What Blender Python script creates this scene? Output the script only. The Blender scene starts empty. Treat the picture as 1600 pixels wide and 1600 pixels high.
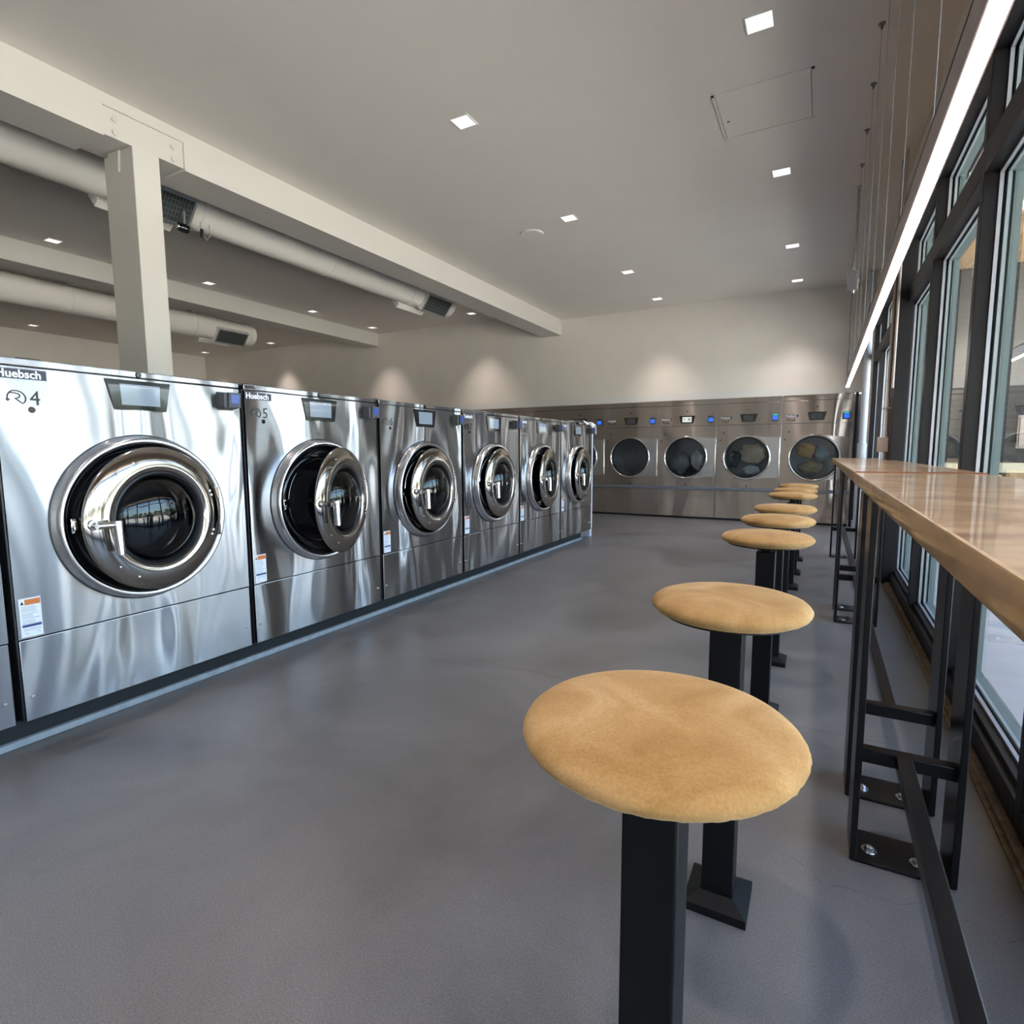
import bpy, bmesh, math, random
from mathutils import Vector, Matrix
random.seed(7)
sc = bpy.context.scene
COL = sc.collection
PI = math.pi

# ---------------------------------------------------------------- camera
cam_d = bpy.data.cameras.new('camera'); cam = bpy.data.objects.new('camera', cam_d); COL.objects.link(cam)
cam_d.sensor_width = 36.0; cam_d.sensor_fit = 'HORIZONTAL'
F, CX, CY = 881.24, 800.0, 800.0
cam_d.lens = F / 1600.0 * 36.0
cam_d.clip_start = 0.05; cam_d.clip_end = 400
vy = Vector((1285 - CX, -(703 - CY), -F)).normalized()
vx = -Vector((-819 - CX, -(711 - CY), -F)).normalized()
vx = (vx - vx.dot(vy) * vy).normalized()
vz = vx.cross(vy)
cam.matrix_world = Matrix.Translation((0, 0, 1.15)) @ Matrix((vx, vy, vz)).to_4x4()
sc.camera = cam

# ---------------------------------------------------------------- view, world, sun
sc.view_settings.view_transform = 'Standard'
sc.view_settings.look = 'None'
sc.view_settings.gamma = 1.0
sc.view_settings.use_curve_mapping = False
sc.view_settings.exposure = 2.15
sc.cycles.use_denoising = True
sc.cycles.max_bounces = 10
sc.cycles.diffuse_bounces = 5
sc.cycles.glossy_bounces = 5
sc.cycles.transparent_max_bounces = 12
sc.cycles.sample_clamp_indirect = 6.0
sc.cycles.caustics_reflective = False
sc.cycles.caustics_refractive = False

SKY = 0.60
world = bpy.data.worlds.new('world'); sc.world = world
world.use_nodes = True
wn = world.node_tree; wn.nodes.clear()
w_out = wn.nodes.new('ShaderNodeOutputWorld'); w_bg = wn.nodes.new('ShaderNodeBackground')
sky = wn.nodes.new('ShaderNodeTexSky'); sky.sky_type = 'NISHITA'
sky.sun_disc = False; sky.sun_elevation = math.radians(48); sky.sun_rotation = math.radians(250)
sky.air_density = 1.0; sky.dust_density = 5.0; sky.ozone_density = 1.0
w_bg.inputs['Strength'].default_value = SKY
wn.links.new(sky.outputs[0], w_bg.inputs[0]); wn.links.new(w_bg.outputs[0], w_out.inputs[0])

sun_d = bpy.data.lights.new('sun', 'SUN'); sun_d.energy = 15.0; sun_d.angle = 0.01; sun_d.color = (1, .93, .83)
sun = bpy.data.objects.new('sun', sun_d); COL.objects.link(sun)
sun.rotation_euler = Vector((0.20, 0.60, -0.77)).to_track_quat('-Z', 'Y').to_euler()

LAMP_W = 24.0      # watts of each recessed downlight spot

# ---------------------------------------------------------------- materials
def new_mat(name):
    m = bpy.data.materials.new(name); m.use_nodes = True
    nt = m.node_tree; b = nt.nodes['Principled BSDF']
    return m, nt, b
def simple(name, col, rough=.5, metal=0.0, coat=0.0, spec=.5, emit=None, es=0, noise=0.0, nscale=8.0, bump=0.0, bscale=60.0, stretch=(1,1,1)):
    m, nt, b = new_mat(name)
    b.inputs['Base Color'].default_value = (*col, 1)
    b.inputs['Roughness'].default_value = rough
    b.inputs['Metallic'].default_value = metal
    b.inputs['Coat Weight'].default_value = coat
    b.inputs['Specular IOR Level'].default_value = spec
    if emit:
        b.inputs['Emission Color'].default_value = (*emit, 1); b.inputs['Emission Strength'].default_value = es
    tc = nt.nodes.new('ShaderNodeTexCoord')
    mp = nt.nodes.new('ShaderNodeMapping'); mp.inputs['Scale'].default_value = stretch
    nt.links.new(tc.outputs['Object'], mp.inputs[0])
    if noise > 0:
        n = nt.nodes.new('ShaderNodeTexNoise'); n.inputs['Scale'].default_value = nscale; n.inputs['Detail'].default_value = 5
        r = nt.nodes.new('ShaderNodeValToRGB')
        c0 = [max(0, c * (1 - noise)) for c in col]; c1 = [min(1, c * (1 + noise)) for c in col]
        r.color_ramp.elements[0].position = .3; r.color_ramp.elements[1].position = .7
        r.color_ramp.elements[0].color = (*c0, 1); r.color_ramp.elements[1].color = (*c1, 1)
        nt.links.new(mp.outputs[0], n.inputs['Vector']); nt.links.new(n.outputs['Fac'], r.inputs[0])
        nt.links.new(r.outputs[0], b.inputs['Base Color'])
    if bump > 0:
        n2 = nt.nodes.new('ShaderNodeTexNoise'); n2.inputs['Scale'].default_value = bscale; n2.inputs['Detail'].default_value = 4
        bp = nt.nodes.new('ShaderNodeBump'); bp.inputs['Strength'].default_value = bump; bp.inputs['Distance'].default_value = .002
        nt.links.new(mp.outputs[0], n2.inputs['Vector']); nt.links.new(n2.outputs['Fac'], bp.inputs['Height'])
        nt.links.new(bp.outputs[0], b.inputs['Normal'])
    return m

def steel(name, col, rough, wave, wscale, brush=0.06, seed_by_object=True):
    """Brushed sheet steel: gently buckled, finely brushed along local X."""
    m, nt, b = new_mat(name)
    b.inputs['Base Color'].default_value = (*col, 1); b.inputs['Metallic'].default_value = 1.0
    b.inputs['Roughness'].default_value = rough
    b.inputs['Anisotropic'].default_value = 1.0; b.inputs['Anisotropic Rotation'].default_value = 0.25
    tg = nt.nodes.new('ShaderNodeTangent'); tg.direction_type = 'RADIAL'; tg.axis = 'Z'
    nt.links.new(tg.outputs[0], b.inputs['Tangent'])
    geo = nt.nodes.new('ShaderNodeNewGeometry')
    mp = nt.nodes.new('ShaderNodeMapping'); mp.inputs['Scale'].default_value = (1, 1, .30)
    nt.links.new(geo.outputs['Position'], mp.inputs[0])
    n = nt.nodes.new('ShaderNodeTexNoise'); n.inputs['Scale'].default_value = wscale; n.inputs['Detail'].default_value = 1.5; n.inputs['Roughness'].default_value = .4
    n.inputs['Distortion'].default_value = .5
    nt.links.new(mp.outputs[0], n.inputs['Vector'])
    bp = nt.nodes.new('ShaderNodeBump'); bp.inputs['Strength'].default_value = 1.0; bp.inputs['Distance'].default_value = wave
    nt.links.new(n.outputs['Fac'], bp.inputs['Height'])
    mp2 = nt.nodes.new('ShaderNodeMapping'); mp2.inputs['Scale'].default_value = (3, 3, 700)
    nt.links.new(geo.outputs['Position'], mp2.inputs[0])
    n2 = nt.nodes.new('ShaderNodeTexNoise'); n2.inputs['Scale'].default_value = 1.0; n2.inputs['Detail'].default_value = 2
    nt.links.new(mp2.outputs[0], n2.inputs['Vector'])
    mr = nt.nodes.new('ShaderNodeMapRange'); mr.inputs['To Min'].default_value = rough - brush; mr.inputs['To Max'].default_value = rough + brush
    nt.links.new(n2.outputs['Fac'], mr.inputs['Value']); nt.links.new(mr.outputs[0], b.inputs['Roughness'])
    nt.links.new(bp.outputs[0], b.inputs['Normal'])
    return m

def glass(name, tint, ior=1.5, refl=1.0, rough=0.0):
    """Thin architectural pane: clear transmission mixed with Fresnel reflection."""
    m = bpy.data.materials.new(name); m.use_nodes = True; nt = m.node_tree; nt.nodes.clear()
    o = nt.nodes.new('ShaderNodeOutputMaterial'); mix = nt.nodes.new('ShaderNodeMixShader')
    t = nt.nodes.new('ShaderNodeBsdfTransparent'); t.inputs[0].default_value = (*tint, 1)
    g = nt.nodes.new('ShaderNodeBsdfGlossy'); g.inputs['Roughness'].default_value = rough; g.inputs['Color'].default_value = (.95, 1, .98, 1)
    fr = nt.nodes.new('ShaderNodeFresnel'); fr.inputs[0].default_value = ior
    mu = nt.nodes.new('ShaderNodeMath'); mu.operation = 'MULTIPLY'; mu.inputs[1].default_value = refl; mu.use_clamp = True
    nt.links.new(fr.outputs[0], mu.inputs[0]); nt.links.new(mu.outputs[0], mix.inputs[0])
    nt.links.new(t.outputs[0], mix.inputs[1]); nt.links.new(g.outputs[0], mix.inputs[2]); nt.links.new(mix.outputs[0], o.inputs[0])
    return m

def emis(name, col, s):
    m, nt, b = new_mat(name)
    b.inputs['Base Color'].default_value = (.8, .8, .8, 1)
    b.inputs['Emission Color'].default_value = (*col, 1); b.inputs['Emission Strength'].default_value = s
    return m

def mat_floor():
    m, nt, b = new_mat('polished_concrete')
    L = nt.links.new
    geo = nt.nodes.new('ShaderNodeNewGeometry')
    n1 = nt.nodes.new('ShaderNodeTexNoise'); n1.inputs['Scale'].default_value = 1.1; n1.inputs['Detail'].default_value = 7; n1.inputs['Roughness'].default_value = .62; n1.inputs['Distortion'].default_value = .6
    n2 = nt.nodes.new('ShaderNodeTexNoise'); n2.inputs['Scale'].default_value = 240; n2.inputs['Detail'].default_value = 3; n2.inputs['Roughness'].default_value = .7
    vo = nt.nodes.new('ShaderNodeTexVoronoi'); vo.inputs['Scale'].default_value = 210
    for n in (n1, n2, vo): L(geo.outputs['Position'], n.inputs['Vector'])
    r1 = nt.nodes.new('ShaderNodeValToRGB'); e = r1.color_ramp.elements
    e[0].position = .32; e[0].color = (.096, .095, .096, 1); e[1].position = .68; e[1].color = (.180, .180, .183, 1)
    L(n1.outputs['Fac'], r1.inputs[0])
    r2 = nt.nodes.new('ShaderNodeValToRGB'); e = r2.color_ramp.elements
    e[0].position = .36; e[0].color = (.62, .62, .62, 1); e[1].position = .64; e[1].color = (1.3, 1.3, 1.3, 1)
    L(n2.outputs['Fac'], r2.inputs[0])
    mx = nt.nodes.new('ShaderNodeMix'); mx.data_type = 'RGBA'; mx.blend_type = 'MULTIPLY'; mx.inputs['Factor'].default_value = .75
    L(r1.outputs[0], mx.inputs['A']); L(r2.outputs[0], mx.inputs['B'])
    rv = nt.nodes.new('ShaderNodeValToRGB'); e = rv.color_ramp.elements
    e[0].position = .10; e[0].color = (1, 1, 1, 1); e[1].position = .16; e[1].color = (0, 0, 0, 1)
    L(vo.outputs['Distance'], rv.inputs[0])
    ms = nt.nodes.new('ShaderNodeMath'); ms.operation = 'MULTIPLY'; ms.inputs[1].default_value = .28
    L(rv.outputs[0], ms.inputs[0])
    mx2 = nt.nodes.new('ShaderNodeMix'); mx2.data_type = 'RGBA'; mx2.inputs['B'].default_value = (.5, .49, .47, 1)
    L(ms.outputs[0], mx2.inputs['Factor']); L(mx.outputs['Result'], mx2.inputs['A'])
    # hairline crack across the slab at y = 2.55 and a wandering one near the supports
    sp = nt.nodes.new('ShaderNodeSeparateXYZ'); L(geo.outputs['Position'], sp.inputs[0])
    nc = nt.nodes.new('ShaderNodeTexNoise'); nc.inputs['Scale'].default_value = 5; nc.inputs['Detail'].default_value = 6
    L(geo.outputs['Position'], nc.inputs['Vector'])
    last = mx2.outputs['Result']
    for y0, amp, wd in ((2.55, .05, .0022), (1.64, .22, .0011)):
        a = nt.nodes.new('ShaderNodeMath'); a.operation = 'MULTIPLY_ADD'; a.inputs[1].default_value = amp; a.inputs[2].default_value = -y0 - amp * .5
        L(nc.outputs['Fac'], a.inputs[0])
        s = nt.nodes.new('ShaderNodeMath'); s.operation = 'ADD'; L(sp.outputs['Y'], s.inputs[0]); L(a.outputs[0], s.inputs[1])
        ab = nt.nodes.new('ShaderNodeMath'); ab.operation = 'ABSOLUTE'; L(s.outputs[0], ab.inputs[0])
        lt = nt.nodes.new('ShaderNodeMath'); lt.operation = 'LESS_THAN'; lt.inputs[1].default_value = wd; L(ab.outputs[0], lt.inputs[0])
        if y0 < 2:
            gx = nt.nodes.new('ShaderNodeMath'); gx.operation = 'GREATER_THAN'; gx.inputs[1].default_value = -.05; L(sp.outputs['X'], gx.inputs[0])
            mm = nt.nodes.new('ShaderNodeMath'); mm.operation = 'MULTIPLY'; L(lt.outputs[0], mm.inputs[0]); L(gx.outputs[0], mm.inputs[1]); lt = mm
        k = nt.nodes.new('ShaderNodeMath'); k.operation = 'MULTIPLY'; k.inputs[1].default_value = .8; L(lt.outputs[0], k.inputs[0])
        mxx = nt.nodes.new('ShaderNodeMix'); mxx.data_type = 'RGBA'; mxx.inputs['B'].default_value = (.05, .048, .045, 1)
        L(k.outputs[0], mxx.inputs['Factor']); L(last, mxx.inputs['A']); last = mxx.outputs['Result']
    L(last, b.inputs['Base Color'])
    mr = nt.nodes.new('ShaderNodeMapRange'); mr.inputs['To Min'].default_value = .30; mr.inputs['To Max'].default_value = .48
    L(n1.outputs['Fac'], mr.inputs['Value']); L(mr.outputs[0], b.inputs['Roughness'])
    bp = nt.nodes.new('ShaderNodeBump'); bp.inputs['Strength'].default_value = .02; bp.inputs['Distance'].default_value = .0003
    L(n2.outputs['Fac'], bp.inputs['Height']); L(bp.outputs[0], b.inputs['Normal'])
    b.inputs['Specular IOR Level'].default_value = .6
    return m

def mat_wood(name, c0, c1, c2, scale=(1, 1, 1), rough=.3, coat=0.0, det=2.0):
    m, nt, b = new_mat(name); L = nt.links.new
    tc = nt.nodes.new('ShaderNodeTexCoord'); mp = nt.nodes.new('ShaderNodeMapping'); mp.inputs['Scale'].default_value = scale
    L(tc.outputs['Object'], mp.inputs[0])
    n = nt.nodes.new('ShaderNodeTexNoise'); n.inputs['Scale'].default_value = 1.0; n.inputs['Detail'].default_value = det; n.inputs['Distortion'].default_value = 2.2
    L(mp.outputs[0], n.inputs['Vector'])
    r = nt.nodes.new('ShaderNodeValToRGB'); e = r.color_ramp.elements
    e[0].position = .28; e[0].color = (*c0, 1); e[1].position = .75; e[1].color = (*c2, 1)
    k = e.new(.5); k.color = (*c1, 1)
    L(n.outputs['Fac'], r.inputs[0])
    n2 = nt.nodes.new('ShaderNodeTexNoise'); n2.inputs['Scale'].default_value = 9; n2.inputs['Detail'].default_value = 6
    L(mp.outputs[0], n2.inputs['Vector'])
    r2 = nt.nodes.new('ShaderNodeValToRGB'); e = r2.color_ramp.elements
    e[0].position = .3; e[0].color = (.82, .82, .82, 1); e[1].position = .7; e[1].color = (1.1, 1.1, 1.1, 1)
    L(n2.outputs['Fac'], r2.inputs[0])
    mx = nt.nodes.new('ShaderNodeMix'); mx.data_type = 'RGBA'; mx.blend_type = 'MULTIPLY'; mx.inputs['Factor'].default_value = 1
    L(r.outputs[0], mx.inputs['A']); L(r2.outputs[0], mx.inputs['B']); L(mx.outputs['Result'], b.inputs['Base Color'])
    b.inputs['Roughness'].default_value = rough; b.inputs['Coat Weight'].default_value = coat; b.inputs['Coat Roughness'].default_value = .03
    return m

M = {}
M['floor'] = mat_floor()
M['wall'] = simple('wall_paint', (.82, .775, .71), .75, noise=.02, nscale=3, bump=.15, bscale=180)
M['ceil'] = simple('ceiling_paint', (.80, .755, .70), .8, noise=.015, nscale=2, bump=.12, bscale=150)
M['beam'] = simple('beam_paint', (.64, .615, .565), .6, bump=.1, bscale=120)
M['trim'] = simple('trim_paint', (.78, .77, .74), .5)
M['duct'] = simple('duct_paint', (.84, .81, .75), .5, bump=.12, bscale=40)
M['panel'] = steel('brushed_panel_steel', (.385, .388, .395), .25, .075, 2.6, .004)
M['dryer'] = steel('brushed_dryer_steel', (.54, .49, .45), .24, .075, 1.6, .006)
M['side'] = simple('cabinet_side_steel', (.10, .10, .11), .35, metal=.7)
M['chrome'] = simple('polished_chrome', (.78, .77, .75), .07, metal=1)
M['bezel'] = steel('spun_bezel_steel', (.70, .71, .73), .16, .002, 4)
M['doorring'] = simple('polished_door_steel', (.42, .395, .36), .11, metal=1, bump=.05, bscale=9)
M['rubber'] = simple('black_rubber', (.010, .011, .013), .45)
M['blackgloss'] = simple('black_glossy_plastic', (.008, .009, .011), .08, coat=.5)
M['bowl'] = simple('dark_door_glass', (.005, .006, .008), .04, spec=.03)
M['drum'] = simple('drum_steel', (.30, .31, .33), .30, metal=.9, noise=.12, nscale=30)
M['lens'] = glass('door_lens_glass', (.72, .76, .80), 1.5, 1.0)
M['screen'] = simple('lcd_screen', (.22, .27, .34), .10, coat=1.0, emit=(.35, .42, .52), es=.02)  # grey-blue tone and faint glow stand in for reflected pale sky
M['screen_on'] = simple('lcd_screen_lit', (.6, .62, .6), .2, emit=(.75, .8, .75), es=.13)
M['reader'] = simple('reader_housing', (.055, .058, .062), .45)
M['blue'] = simple('reader_blue_screen', (.03, .06, .25), .2, emit=(.05, .12, .6), es=.06)
M['bluebright'] = simple('reader_bright_blue', (.02, .08, .4), .25, emit=(.03, .16, 1.0), es=.22)
M['green'] = simple('reader_green_bar', (.02, .3, .3), .25, emit=(.05, .75, .6), es=.15)
M['logo'] = simple('logo_plate', (.035, .04, .06), .5)
M['white'] = simple('white_print', (.82, .84, .88), .5)
M['ink'] = simple('dark_print', (.015, .018, .02), .5)
M['grayprint'] = simple('grey_print', (.35, .38, .42), .6)
M['orange'] = simple('orange_print', (.62, .18, .04), .5)
M['navy'] = simple('navy_print', (.03, .06, .18), .5)
M['sticker'] = simple('sticker_paper', (.80, .84, .90), .45)
M['plinth'] = simple('plinth_black', (.006, .008, .010), .6)
M['pad'] = simple('concrete_pad', (.30, .34, .36), .7, noise=.15, nscale=20)
M['black'] = simple('black_powder_coat', (.006, .007, .008), .42, spec=.22, bump=.15, bscale=300)
M['blacksatin'] = simple('black_satin_steel', (.008, .008, .009), .3, spec=.3, bump=.1, bscale=100)
M['bronze'] = simple('dark_bronze_aluminium', (.012, .011, .012), .45, spec=.3)
M['gasket'] = simple('pale_aluminium_stop', (.50, .52, .56), .4, metal=.3)
M['glasstint'] = simple('painted_glass_tint', (.22, .29, .28), .5)  # frame colour carries the green glass tint and mirrored stripes
M['glass'] = glass('window_glass', (.90, .95, .93), 1.50, .62)
M['counter'] = mat_wood('lacquered_maple', (.24, .115, .045), (.46, .28, .13), (.66, .47, .28), (2.6, 3.4, 2.6), .30, .45, 3.0)
M['edge'] = mat_wood('maple_edge', (.36, .22, .09), (.46, .30, .14), (.52, .35, .18), (2, 1.6, 6), .4, .3)
M['galv'] = simple('galvanised_steel', (.45, .46, .47), .35, metal=.8, noise=.15, nscale=30)
M['zinc'] = simple('zinc_bolt', (.62, .66, .70), .25, metal=1)
M['wire'] = simple('steel_cable', (.22, .20, .19), .4, metal=.5)
M['wirepale'] = simple('conduit_paint', (.52, .45, .40), .5)
M['grille'] = simple('vent_dark', (.03, .036, .036), .6)
M['louvre'] = simple('vent_louvre', (.10, .12, .115), .5)
M['strip'] = emis('led_diffuser', (1.0, .93, .91), 6.0)
M['lamp'] = emis('downlight_diffuser', (1.0, .88, .89), .27)
M['fixture'] = simple('fixture_aluminium', (.22, .18, .17), .45, metal=.3)
M['pipe'] = simple('white_pipe', (.62, .65, .70), .45)
M['soffit'] = mat_wood('cedar_soffit', (.45, .27, .13), (.58, .38, .20), (.66, .47, .28), (6, .7, 2), .55)
M['brick'] = simple('grey_brick', (.050, .050, .048), .85, noise=.3, nscale=3.1, bump=.5, bscale=60)
M['mortar'] = simple('mortar', (.14, .135, .125), .9)
M['walk'] = simple('sidewalk_concrete', (.66, .65, .63), .85, noise=.1, nscale=6)
M['lot'] = simple('car_park_ground', (.40, .39, .37), .9, noise=.1, nscale=2)
M['leaf'] = simple('tree_leaf', (.025, .035, .02), .7, noise=.4, nscale=3)
M['bark'] = simple('bark', (.08, .06, .045), .9)
M['flower'] = simple('yellow_petal', (.75, .62, .08), .6)
M['ledge'] = simple('cream_ledge', (.60, .56, .38), .7)
M['paper'] = simple('notice_paper', (.62, .50, .42), .6)
M['cloth'] = simple('white_film', (.80, .80, .86), .5)
M['tan'] = simple('tan_joint_filler', (.20, .165, .12), .85, noise=.4, nscale=25, bump=.6, bscale=60)
def fab(n, c, k=.2, s=7): return simple(n, c, .9, noise=k, nscale=s, bump=.3, bscale=160)
M['beige_cloth'] = fab('beige_cloth', (.75, .58, .42)); M['white_cloth'] = fab('pale_cloth', (.75, .80, .85))
M['olive_cloth'] = fab('olive_cloth', (.45, .38, .24)); M['ochre_cloth'] = fab('ochre_cloth', (.65, .38, .13)); M['navy_cloth'] = fab('navy_cloth', (.04, .055, .09))
M['grey_cloth'] = fab('grey_cloth', (.30, .38, .44)); M['red_cloth'] = fab('red_cloth', (.25, .05, .04))

def mat_suede():
    m, nt, b = new_mat('tan_suede'); L = nt.links.new
    tc = nt.nodes.new('ShaderNodeTexCoord'); oi = nt.nodes.new('ShaderNodeObjectInfo')
    ad = nt.nodes.new('ShaderNodeVectorMath'); ad.operation = 'MULTIPLY_ADD'; ad.inputs[1].default_value = (1, 1, 1)
    sc_ = nt.nodes.new('ShaderNodeVectorMath'); sc_.operation = 'SCALE'; sc_.inputs[0].default_value = (9, 5, 3)
    L(oi.outputs['Random'], sc_.inputs['Scale']); L(tc.outputs['Object'], ad.inputs[0]); L(sc_.outputs[0], ad.inputs[2])
    n = nt.nodes.new('ShaderNodeTexNoise'); n.inputs['Scale'].default_value = 6.5; n.inputs['Detail'].default_value = 6; n.inputs['Distortion'].default_value = .8; n.inputs['Roughness'].default_value = .55
    L(ad.outputs[0], n.inputs['Vector'])
    r = nt.nodes.new('ShaderNodeValToRGB'); e = r.color_ramp.elements
    e[0].position = .30; e[0].color = (.38, .215, .075, 1); e[1].position = .72; e[1].color = (.62, .43, .225, 1)
    k = e.new(.52); k.color = (.50, .315, .135, 1)
    L(n.outputs['Fac'], r.inputs[0])
    n2 = nt.nodes.new('ShaderNodeTexNoise'); n2.inputs['Scale'].default_value = 260; n2.inputs['Detail'].default_value = 3
    L(tc.outputs['Object'], n2.inputs['Vector'])
    r2 = nt.nodes.new('ShaderNodeValToRGB'); e = r2.color_ramp.elements
    e[0].position = .3; e[0].color = (.86, .86, .86, 1); e[1].position = .7; e[1].color = (1.08, 1.08, 1.08, 1)
    L(n2.outputs['Fac'], r2.inputs[0])
    mx = nt.nodes.new('ShaderNodeMix'); mx.data_type = 'RGBA'; mx.blend_type = 'MULTIPLY'; mx.inputs['Factor'].default_value = 1
    L(r.outputs[0], mx.inputs['A']); L(r2.outputs[0], mx.inputs['B']); L(mx.outputs['Result'], b.inputs['Base Color'])
    b.inputs['Roughness'].default_value = .9; b.inputs['Specular IOR Level'].default_value = .15
    b.inputs['Sheen Weight'].default_value = .25; b.inputs['Sheen Roughness'].default_value = .4
    b.inputs['Sheen Tint'].default_value = (1, .88, .65, 1)
    bp = nt.nodes.new('ShaderNodeBump'); bp.inputs['Strength'].default_value = .25; bp.inputs['Distance'].default_value = .001
    L(n2.outputs['Fac'], bp.inputs['Height']); L(bp.outputs[0], b.inputs['Normal'])
    return m
M['suede'] = mat_suede()

# ---------------------------------------------------------------- mesh helpers
class MB:
    def __init__(s): s.v = []; s.f = []; s.bev = False
    def add(s, vs, fs):
        o = len(s.v); s.v += [tuple(v) for v in vs]; s.f += [tuple(i + o for i in f) for f in fs]; return s
    def box(s, x0, x1, y0, y1, z0, z1, c=0.0):
        if x0 > x1: x0, x1 = x1, x0
        if y0 > y1: y0, y1 = y1, y0
        if z0 > z1: z0, z1 = z1, z0
        c = min(c, (x1 - x0) * .45, (y1 - y0) * .45, (z1 - z0) * .45)
        if c <= 0:
            s.add([(x0,y0,z0),(x1,y0,z0),(x1,y1,z0),(x0,y1,z0),(x0,y0,z1),(x1,y0,z1),(x1,y1,z1),(x0,y1,z1)],
                  [(0,3,2,1),(4,5,6,7),(0,1,5,4),(1,2,6,5),(2,3,7,6),(3,0,4,7)]); return s
        s.bev = True; bm = bmesh.new(); bmesh.ops.create_cube(bm, size=1)
        for v in bm.verts: v.co = Vector(((x0+x1)/2 + v.co.x*(x1-x0), (y0+y1)/2 + v.co.y*(y1-y0), (z0+z1)/2 + v.co.z*(z1-z0)))
        bmesh.ops.bevel(bm, geom=list(bm.edges), offset=c, segments=2, affect='EDGES', profile=.5)
        bm.verts.index_update()
        s.add([tuple(v.co) for v in bm.verts], [tuple(v.index for v in f.verts) for f in bm.faces]); bm.free(); return s
    def prism(s, pts, axis, a, b):
        """pts 2D polygon; axis 'x','y','z' extruded from a to b"""
        def P(p, t):
            return {'x': (t, p[0], p[1]), 'y': (p[0], t, p[1]), 'z': (p[0], p[1], t)}[axis]
        n = len(pts); vs = [P(p, a) for p in pts] + [P(p, b) for p in pts]
        fs = [tuple(range(n))[::-1], tuple(range(n, 2*n))] + [(i, (i+1) % n, n+(i+1) % n, n+i) for i in range(n)]
        return s.add(vs, fs)
    def lathe(s, prof, c=(0,0,0), axis='y', n=48, cap0=False, cap1=False, wob=None):
        """prof: list of (radius, t) along axis"""
        vs = []; fs = []; rows = []
        for (r, t) in prof:
            if r < 1e-5:
                p = {'y': (0, t, 0), 'z': (0, 0, t), 'x': (t, 0, 0)}[axis]
                rows.append([len(vs)] * n); vs.append((c[0]+p[0], c[1]+p[1], c[2]+p[2])); continue
            rows.append(list(range(len(vs), len(vs) + n)))
            for i in range(n):
                a = 2*PI*i/n; rr = r if wob is None else r * (1 + wob(a, t))
                u, w = rr*math.cos(a), rr*math.sin(a)
                p = {'y': (u, t, w), 'z': (u, w, t), 'x': (t, u, w)}[axis]
                vs.append((c[0]+p[0], c[1]+p[1], c[2]+p[2]))
        for j in range(len(prof)-1):
            for i in range(n):
                k = (i+1) % n; q = (rows[j][i], rows[j][k], rows[j+1][k], rows[j+1][i])
                q = tuple(dict.fromkeys(q))
                if len(q) > 2: fs.append(q)
        if cap0: fs.append(tuple(rows[0]))
        if cap1: fs.append(tuple(rows[-1])[::-1])
        return s.add(vs, fs)
    def tube(s, path, r, n=10, cap=True):
        P = [Vector(p) for p in path]; vs = []; fs = []
        up = None
        for i, p in enumerate(P):
            d = (P[min(i+1, len(P)-1)] - P[max(i-1, 0)]).normalized()
            if up is None: up = Vector((0,0,1)) if abs(d.z) < .9 else Vector((1,0,0))
            a = d.cross(up)
            if a.length < 1e-4: a = d.cross(Vector((0,1,0)))
            a.normalize(); b = d.cross(a).normalized(); up = -b if b.dot(up) < 0 else b
            for k in range(n):
                t = 2*PI*k/n; vs.append(tuple(p + a*math.cos(t)*r + b*math.sin(t)*r))
        for i in range(len(P)-1):
            for k in range(n):
                q = (k+1) % n; fs.append((i*n+k, i*n+q, (i+1)*n+q, (i+1)*n+k))
        if cap: fs += [tuple(range(n))[::-1], tuple(range((len(P)-1)*n, len(P)*n))]
        return s.add(vs, fs)
    def stroke(s, pts, w, y0, y1, closed=False):
        """flat ribbon in the x-z plane with thickness along y"""
        n = len(pts); L = []; R = []
        for i in range(n):
            p = Vector(pts[i]); a = Vector(pts[i-1] if (i > 0 or closed) else pts[0]); b = Vector(pts[(i+1) % n] if (i < n-1 or closed) else pts[-1])
            d = (b-a).normalized(); q = Vector((-d.y, d.x))*w/2; L.append(p+q); R.append(p-q)
        m = n if closed else n-1
        for i in range(m):
            j = (i+1) % n
            s.prism([tuple(R[i]), tuple(R[j]), tuple(L[j]), tuple(L[i])], 'y', y0, y1)
        return s
    def mesh(s, name, mat, smooth=35):
        me = bpy.data.meshes.new(name); me.from_pydata(s.v, [], s.f); me.validate()
        bm = bmesh.new(); bm.from_mesh(me); bmesh.ops.recalc_face_normals(bm, faces=bm.faces); bm.to_mesh(me); bm.free()
        if smooth:
            if s.bev: smooth = 20
            me.shade_smooth(); me.set_sharp_from_angle(angle=math.radians(smooth))
        for m in (mat if isinstance(mat, (list, tuple)) else [mat]): me.materials.append(m)
        me.update(); return me

def link(name, me, parent=None, loc=None, rot=None):
    o = bpy.data.objects.new(name, me); COL.objects.link(o)
    if parent is not None: o.parent = parent
    if loc is not None: o.location = loc
    if rot is not None: o.rotation_euler = rot
    return o
CACHE = {}
def part(name, key, fn, mat, parent, loc=None, rot=None, smooth=35):
    """a part whose mesh data is built once per key and then shared"""
    if key not in CACHE: CACHE[key] = fn().mesh(name, mat, smooth)
    return link(name, CACHE[key], parent, loc, rot)
def thing(name, label, cat, loc=(0,0,0), rotz=0, group=None):
    o = bpy.data.objects.new(name, None); COL.objects.link(o); o.location = loc; o.rotation_euler = (0,0,rotz)
    o.empty_display_size = .1; o['label'] = label; o['category'] = cat
    if group: o['group'] = group
    return o
def tag(o, label, cat, group=None):
    o['label'] = label; o['category'] = cat
    if group: o['group'] = group
    return o
def struct(name, mb=None, mat=None, label=None, cat=None, smooth=35):
    o = link(name, mb.mesh(name, mat, smooth) if mb else None)
    o['kind'] = 'structure'
    if label: o['label'] = label
    if cat: o['category'] = cat
    return o
TXT = {}
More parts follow.
